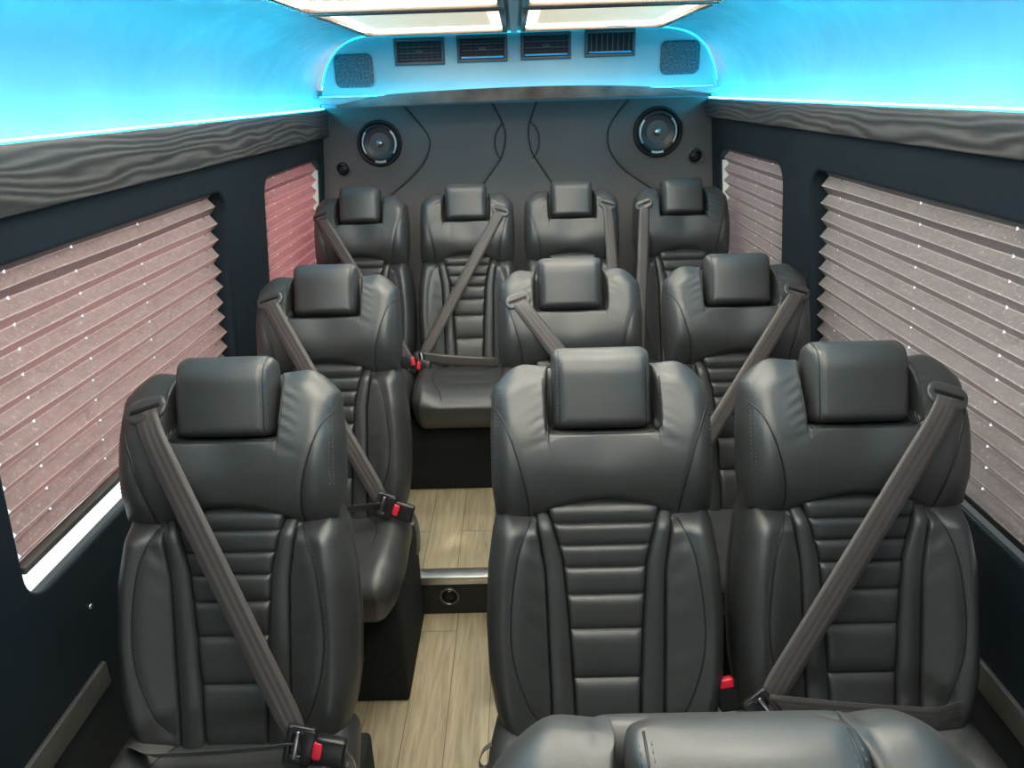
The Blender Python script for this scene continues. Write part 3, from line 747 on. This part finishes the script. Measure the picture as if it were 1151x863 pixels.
def build_seat(name='passenger_seat'):
    r = bpy.data.objects.new(name, None); COL.objects.link(r); r.empty_display_size = .1
    def part(nm, P_, T=TB, parent=None): return link_mesh(nm, [T(p) for p in P_.v], P_.f, M['leather'], parent or r)
    sp = part('shoulder_panel', SH)
    for s in (-1, 1):
        ln = [(s*u, SH.depth(s*u, w)-.0002, w) for u, w in SIDE_SEAM[2:]]
        MB().tube([TB(p) for p in ln], .0017, 8).build('piping', M['piping'], sp)
        mb = MB(); stitches(mb, [(s*HWU(w)*.955, SH.depth(s*HWU(w)*.955, w)-.0002, w) for w in np.linspace(.655, .46, 30)], TB)
        stitches(mb, [(s*HWU(w)*.932, SH.depth(s*HWU(w)*.932, w)-.0002, w) for w in np.linspace(.655, .46, 30)], TB)
        mb.build('stitching', M['stitch'], sp)
    nl = [(-.1095, .668), (-.1085, .62), (-.1075, .590), (-.102, .573), (-.090, .5680), (-.05, .5672), (0, .5672), (.05, .5672), (.090, .5680), (.102, .573), (.1075, .590), (.1085, .62), (.1095, .668)]
    MB().tube([TB(p) for p in SH.onto(spline(nl, 60), -.0002)], .0018, 8).build('notch_piping', M['piping'], sp)
    cp = part('centre_panel', CE)
    for w in PL[1:-1]:
        hw = float(CIN(w))*.985; MB().tube([TB((u, CE.depth(u, w)-.0002, w)) for u in np.linspace(-hw, hw, 14)], .0014, 6).build('cross_seam', M['piping'], cp)
    for s in (-1, 1):
        part('side_channel', CH[s])
        b = part('bolster', BO[s])
        MB().tube([TB((s*u, BO[s].depth(s*u, w)-.0001, w)) for u, w in BSEAM[1:-1]], .0014, 8).build('piping', M['piping'], b)
        mb = MB(); stitches(mb, [(s*(u+.0055), BO[s].depth(s*(u+.0055), w)-.0002, w) for u, w in BSEAM[1:-4]], TB); mb.build('stitching', M['stitch'], b)
    h = part('headrest', HR)
    for s in (-1, 1):
        mt = MB(); mb = MB(); mb.tube([TB((s*.079, HR.depth(s*.079, w)-.0001, w)) for w in np.linspace(.580, .7225, 24)], .0012, 6)
        for o_ in (.0745, .0835): stitches(mt, [(s*o_, HR.depth(s*o_, w)-.0002, w) for w in np.linspace(.585, .7215, 24)], TB, .004, .003, .0006)
        mb.build('seam', M['piping'], h); mt.build('stitching', M['stitch'], h)
    W_ = Puff(rrect(.118, .093, .02, 26, 26, c=(0, .594)), lambda u, w: .052+.020*smooth(w, .62, .69), .085, .124, .028); part('headrest_well', W_)
    S_ = Puff(quadgrid(lambda w: -(OUT(min(w, .41))-.004 if w < .41 else HWU(w)-.012), lambda w: (OUT(min(w, .41))-.004 if w < .41 else HWU(w)-.012), -.06, .60, 20, 40), .085, .11, .140, .03)
    part('back_shell', S_)
    c = part('seat_cushion', CSH, TC)
    for s in (-1, 1): MB().tube([TC((s*u, CSH.depth(s*u, y)-.0001, y)) for u, y in CSEAM[:-4]], .0018, 8).build('piping', M['piping'], c)
    return r
def seat_base(r, z0):
    mb = MB().box(-.222, .222, -.245, .125, z0, ZH-.118, .012); mb.build('base_box', M['carpet'], r, auto=30)

def copy_tree(o, parent=None):
    c = o.copy(); COL.objects.link(c); c.parent = parent
    for ch in list(o.children): copy_tree(ch, c)
    return c

def ribbon(name, pts, wid, width, parent, nrm=None, T=TB, th=.0013):
    """pts: list of (u,d,w); wid: list of unit width vectors in the same frame"""
    v = []; uv = []; f = []; L = 0; n = len(pts)
    V = [Vector(T(p)) for p in pts]; Wd = [(Vector(T(tuple(Vector(p)+Vector(q)*.01)))-Vector(T(p))).normalized() for p, q in zip(pts, wid)]
    for i in range(n):
        if i: L += (V[i]-V[i-1]).length
        t = (V[min(i+1, n-1)]-V[max(i-1, 0)]).normalized(); nn = t.cross(Wd[i]).normalized()
        if nn.y > 0: nn = -nn
        hw = (width[i] if hasattr(width, '__len__') else width)/2
        for k in range(5):
            q = -1+2*k/4; c_ = .0006*(1-q*q)
            v.append(V[i]+Wd[i]*hw*q+nn*(th+c_)); uv.append(((k/4), L))
        for k in range(5):
            q = 1-2*k/4; v.append(V[i]+Wd[i]*hw*q); uv.append((1-k/4, L))
    for i in range(n-1):
        for k in range(10): f.append((i*10+k, i*10+(k+1) % 10, (i+1)*10+(k+1) % 10, (i+1)*10+k))
    f += [tuple(range(10)), tuple((n-1)*10+k for k in range(10))]
    return link_mesh(name, v, f, M['belt'], parent, uvs=uv)

def belt(r, gside, G, Bk, bdir, lap_to=None, slot=18, floating=False):
    """G guide (u,w); Bk buckle (u,w); bdir angle of tongue->buckle axis in degrees"""
    # guide bezel
    g = np.array(G); rot = rad(slot)*(1 if gside < 0 else -1)
    gd = front_d(*G)
    P_ = Puff(rrect(.038, .0215, .0205, 26, 20, rot=rot), lambda u, w: -.0032+.002*np.exp(-(((-u*math.sin(rot)+w*math.cos(rot))/.005)**2)), .003, .008, .008)
    dg = [front_d(G[0]+a, G[1]+b) for a in (-.025, 0, .025) for b in (-.015, 0, .015)]
    ga = (np.mean(dg[6:])-np.mean(dg[:3]))/.05; gb = (np.mean(dg[2::3])-np.mean(dg[::3]))/.03; gm = float(np.mean(dg)); ga = max(-.35, min(.35, ga)); gb = max(-.3, min(.4, gb)); gm = min(gm, dg[4]+.002)
    loc = lambda p: TB((G[0]+p[0], gm-.004+p[1]+ga*p[0]+gb*p[2], G[1]+p[2]))
    gd_o = link_mesh('belt_guide', [loc(p) for p in P_.v], P_.f, M['guide'], r)
    cs, sn = math.cos(rot), math.sin(rot)
    mb = MB(); mb.box(-.027, .027, -.0050, -.001, -.001, .0055, .0012); mb.v = [loc((x*cs-z*sn, y, x*sn+z*cs)) for x, y, z in mb.v]
    mb.build('belt_slot', M['slot'], gd_o, auto=30)
    # shoulder strap
    b = np.array(Bk); a = g+np.array([0, -.003]); n = 44
    dirv = (b-a)/np.linalg.norm(b-a); nrm = np.array([-dirv[1], dirv[0]])
    if nrm[0] < 0: nrm = -nrm
    S = np.linspace(0, 1, n); L = np.linalg.norm(b-a); pts = []
    for s_ in S:
        c_ = a+(b-a)*s_; dd = min(front_d(*(c_+nrm*k)) for k in (-.022, -.011, 0, .011, .022)); pts.append(dd)
    pts = np.array(pts); pts[0] = gm-.0062; pts[1] = min(pts[1], gm-.0105); pts[-1] = min(pts[-1], -.030)-.030
    hull = [0]
    i = 0
    while i < n-1:                      # taut strap: forward convex hull
        best = None; bj = None
        for j in range(i+1, n):
            sl = (pts[j]-pts[i])/(S[j]-S[i])
            if best is None or sl <= best: best, bj = sl, j
        hull.append(bj); i = bj
    dh = np.interp(S, S[hull], pts[hull])-.0030*np.minimum(1, S*15)
    k_ = np.array([.25, .5, .25]); sm = dh.copy()
    for _ in range(3): sm[1:-1] = np.convolve(sm, k_, 'valid')
    dh = np.minimum(sm, dh)
    wid = []; width = []
    for s_ in S:
        t_ = smooth(np.array([s_]), 0, .18)[0]; w0 = np.array([cs, sn]); w1 = nrm; ww = w0*(1-t_)+w1*t_; ww /= np.linalg.norm(ww)
        wid.append((ww[0], 0, ww[1])); width.append(.044+.004*t_-.010*smooth(np.array([s_]), .9, 1)[0])
    sagn = [.0018*math.sin(s_*9+1) for s_ in S]
    P3 = [((a+(b-a)*s_)[0], d_+q*0, (a+(b-a)*s_)[1]) for s_, d_, q in zip(S, dh, sagn)]
    ribbon('shoulder_strap', P3, wid, width, r)
    # tongue and buckle
    bd = rad(bdir); ax = np.array([math.cos(bd), math.sin(bd)]); bx = np.array([-ax[1], ax[0]]); d0 = dh[-1]-.006
    def bl(x, y, z): x, y, z = x*1.25, y*1.15, z*1.3; q = b+ax*x+bx*z; return TB((q[0], d0+y+.10*x*0, q[1]))
    mb = MB(); mb.box(-.020, .020, -.006, .004, .014, .027, .003, bl); mb.box(-.020, .020, -.006, .004, -.027, -.014, .003, bl)
    mb.box(-.020, -.011, -.007, .004, -.026, .026, .003, bl); mb.box(.004, .022, -.007, .005, -.024, .024, .003, bl)
    mb.build('latch_plate', M['plastic'], r, auto=35)
    mb = MB(); mb.box(-.007, -.001, -.0075, .002, -.020, .020, .0015, bl); mb.build('slot_bar', M['steel'], r.children[-1] if r.children else r, auto=30)
    mb = MB(); mb.box(.023, .068, -.012, .010, -.019, .019, .005, bl); bu = mb.build('buckle', M['plastic'], r, auto=40)
    mb = MB(); mb.box(.0215, .036, -.0135, .004, -.013, .013, .004, bl); mb.build('release_button', M['red'], bu, auto=40)
    # stalk: goes over the seat edge and down
    q = b+ax*.064; q2 = b+ax*.088+np.array([0, -.018]); sg = 1 if ax[0] > 0 else -1
    e = [(q[0], d0, q[1]), (q2[0], d0+.006, q2[1]), (q2[0]+.006*sg, d0+.02, q2[1]-.05), (q2[0]+.002*sg, d0+.035, q2[1]-.10)]
    E_ = spline(e, 16); ribbon('buckle_stalk', [tuple(p) for p in E_], [(bx[0], 0, bx[1]) if i < 5 else (0.25*sg, .8, .25) for i in range(16)], .026, r)
    # lap strap lies across the seat at the foot of the backrest
    if lap_to is not None:
        s0 = b-ax*.008+np.array([0, .008 if g[0] > 0 else 0]); e = np.array(lap_to); P4 = []; n2 = 26
        for k in range(n2):
            t_ = k/(n2-1); c_ = s0+(e-s0)*t_+np.array([0, -.004*math.sin(math.pi*t_)]); dd = min(d0, -.045)-.004
            P4.append((c_[0], dd+.030*smooth(np.array([t_]), .80, 1)[0], c_[1]))
        ribbon('lap_strap', P4, [(0, -.25, .97) if g[0] > 0 else (0, -.75, .55)]*n2, .040, r)

def uw(px, py, root):
    """photo measurement -> (u,w) on the backrest plane of a seat placed at root"""
    B = np.array([root[0], root[1], root[2]+ZH]); Nn = np.array([0, -CRc, SR]); r_ = ray(px, py); o_ = np.array([0, 0, H])
    t_ = ((B-o_)@Nn)/(r_@Nn); P_ = o_+r_*t_-B
    return (float(P_[0]), float(P_[1]*SR+P_[2]*CRc))

PROTO = build_seat()
GR = 'black leather passenger seats'
seats = [
 # root, label, base, guide px, buckle px, dir, lap px
 ((-.560, 1.054, 0), 'black leather seat, left of the aisle in the front row, belt from its left shoulder', 1, -1, (168,460), (349,815), -12, (158,827)),
 ((.146, 1.054, 0), 'black leather seat nearest the aisle in the front row, right side, no belt across it', 1, 0, None, None, 0, None),
 ((.622, 1.054, 0), 'front-row black leather seat by the right blind, belt running down from its right shoulder', 1, 1, (1060,444), (846,778), 218, (1066,786)),
 ((-.564, 1.854, 0), 'middle-row black leather seat left of the aisle, beside the large rose blind', 1, -1, (305,338), (437,563), -18, (345,568)),
 ((.142, 1.854, 0), 'middle-row black leather seat nearest the aisle, belt guide on its left shoulder', 1, -1, (582,338), (708,500), -20, None),
 ((.624, 1.854, 0), 'middle-row black leather seat at the right wall, belt from its right shoulder', 1, 1, (893,328), (775,512), 200, None),
 ((-.640, 2.804, .107), 'back-row black leather seat farthest left, under the left speaker', 0, -1, (362,244), (465,409), -10, None),
 ((-.211, 2.804, .107), 'second back-row leather seat from the left, its whole cushion visible up the aisle', 0, 1, (563,238), (476,404), 190, (560,407)),
 ((.214, 2.804, .107), 'third back-row black leather seat from the left, strap hanging straight at its right', 0, 1, (682,230), (694,400), -80, None),
 ((.657, 2.804, .107), 'back-row black leather seat farthest right, strap hanging from its left shoulder', 0, -1, (723,230), (716,400), 260, None),
 ((.166, .174, .003), 'nearest black leather seat, only its bright top and headrest at the bottom edge', 1, 0, None, None, 0, None),
]
roots = []; RS = .915
for i, (loc, lb, base, gs, gp, bp, bd, lp) in enumerate(seats):
    r = PROTO if i == 0 else copy_tree(PROTO)
    r.location = loc; props(r, lb, 'seat', GR); roots.append(r)
    if not base: r.scale = (RS, 1, 1)
for r, (loc, lb, base, gs, gp, bp, bd, lp) in zip(roots, seats):
    if base: seat_base(r, .0-loc[2])
    k = 1 if base else 1/RS
    sx = lambda q: (q[0]*k, q[1])
    if gp: belt(r, gs, sx(uw(*gp, loc)), sx(uw(*bp, loc)), bd, sx(uw(*lp, loc)) if lp else None)
for ch in roots[10].children:            # the nearest seat's headrest is pushed down a little
    if ch.name.startswith('headrest') and 'well' not in ch.name: ch.location = (0, -.013*SR, -.013*CRc)
# small pull loop on the front aisle seat
r = roots[1]; c = [(-.222, .0, -.02), (-.238, -.004, -.03), (-.246, -.006, -.05), (-.238, -.004, -.064), (-.226, 0, -.056), (-.222, 0, -.04)]
E_ = spline(c, 24); ribbon('pull_loop', [tuple(p) for p in E_], [(0, 1, 0)]*24, .017, r)
# spare buckle of the front aisle seat, standing up between the two seats
def loose_buckle(r, B, ang, d0=-.03):
    ax = np.array([math.cos(ang), math.sin(ang)]); bx = np.array([-ax[1], ax[0]])
    def bl(x, y, z): q = np.array(B)+ax*x+bx*z; return TB((q[0], d0+y, q[1]))
    bu = MB().box(-.06, 0, -.011, .011, -.019, .019, .005, bl).build('buckle', M['plastic'], r, auto=40)
    MB().box(-.016, .003, -.013, .004, -.014, .014, .004, bl).build('release_button', M['red'], bu, auto=40)
loose_buckle(roots[1], uw(814, 762, seats[1][0]), rad(100), .0)
# rear bench base
o = MB().box(-.86, .86, 2.55, 3.0, PLAT, ZH+.107-.152, .01).build('bench_base', M['carpet'], auto=30)
props(o, 'long black carpeted base under the back row of seats', 'seat base')

# ================================================================ LIGHT
w = bpy.data.worlds.new('World'); bpy.context.scene.world = w; w.use_nodes = True
bg = w.node_tree.nodes['Background']; bg.inputs[0].default_value = (.93, .97, 1.0, 1); bg.inputs[1].default_value = 1.6

sl = bpy.data.lights.new('sun', 'SUN'); so = bpy.data.objects.new('sun', sl); COL.objects.link(so); sl.energy = 3.5; sl.angle = rad(3); sl.color = (1, .97, .92)
so.rotation_euler = Vector((.72, .12, -.68)).to_track_quat('-Z', 'Y').to_euler()
cd = bpy.data.cameras.new('camera'); cam = bpy.data.objects.new('camera', cd); COL.objects.link(cam)
cd.sensor_fit = 'HORIZONTAL'; cd.sensor_width = 36; cd.lens = FOC/1151*36; cd.clip_start = .02
cam.matrix_world = Matrix(((CR[0], CU[0], -CF[0], 0), (CR[1], CU[1], -CF[1], 0), (CR[2], CU[2], -CF[2], H), (0, 0, 0, 1)))
sc = bpy.context.scene; sc.camera = cam
sc.view_settings.view_transform = 'Standard'; sc.view_settings.look = 'None'; sc.view_settings.gamma = 1; sc.view_settings.exposure = 0.0
sc.view_settings.use_curve_mapping = False
sc.cycles.max_bounces = 8; sc.cycles.diffuse_bounces = 5; sc.cycles.use_denoising = True
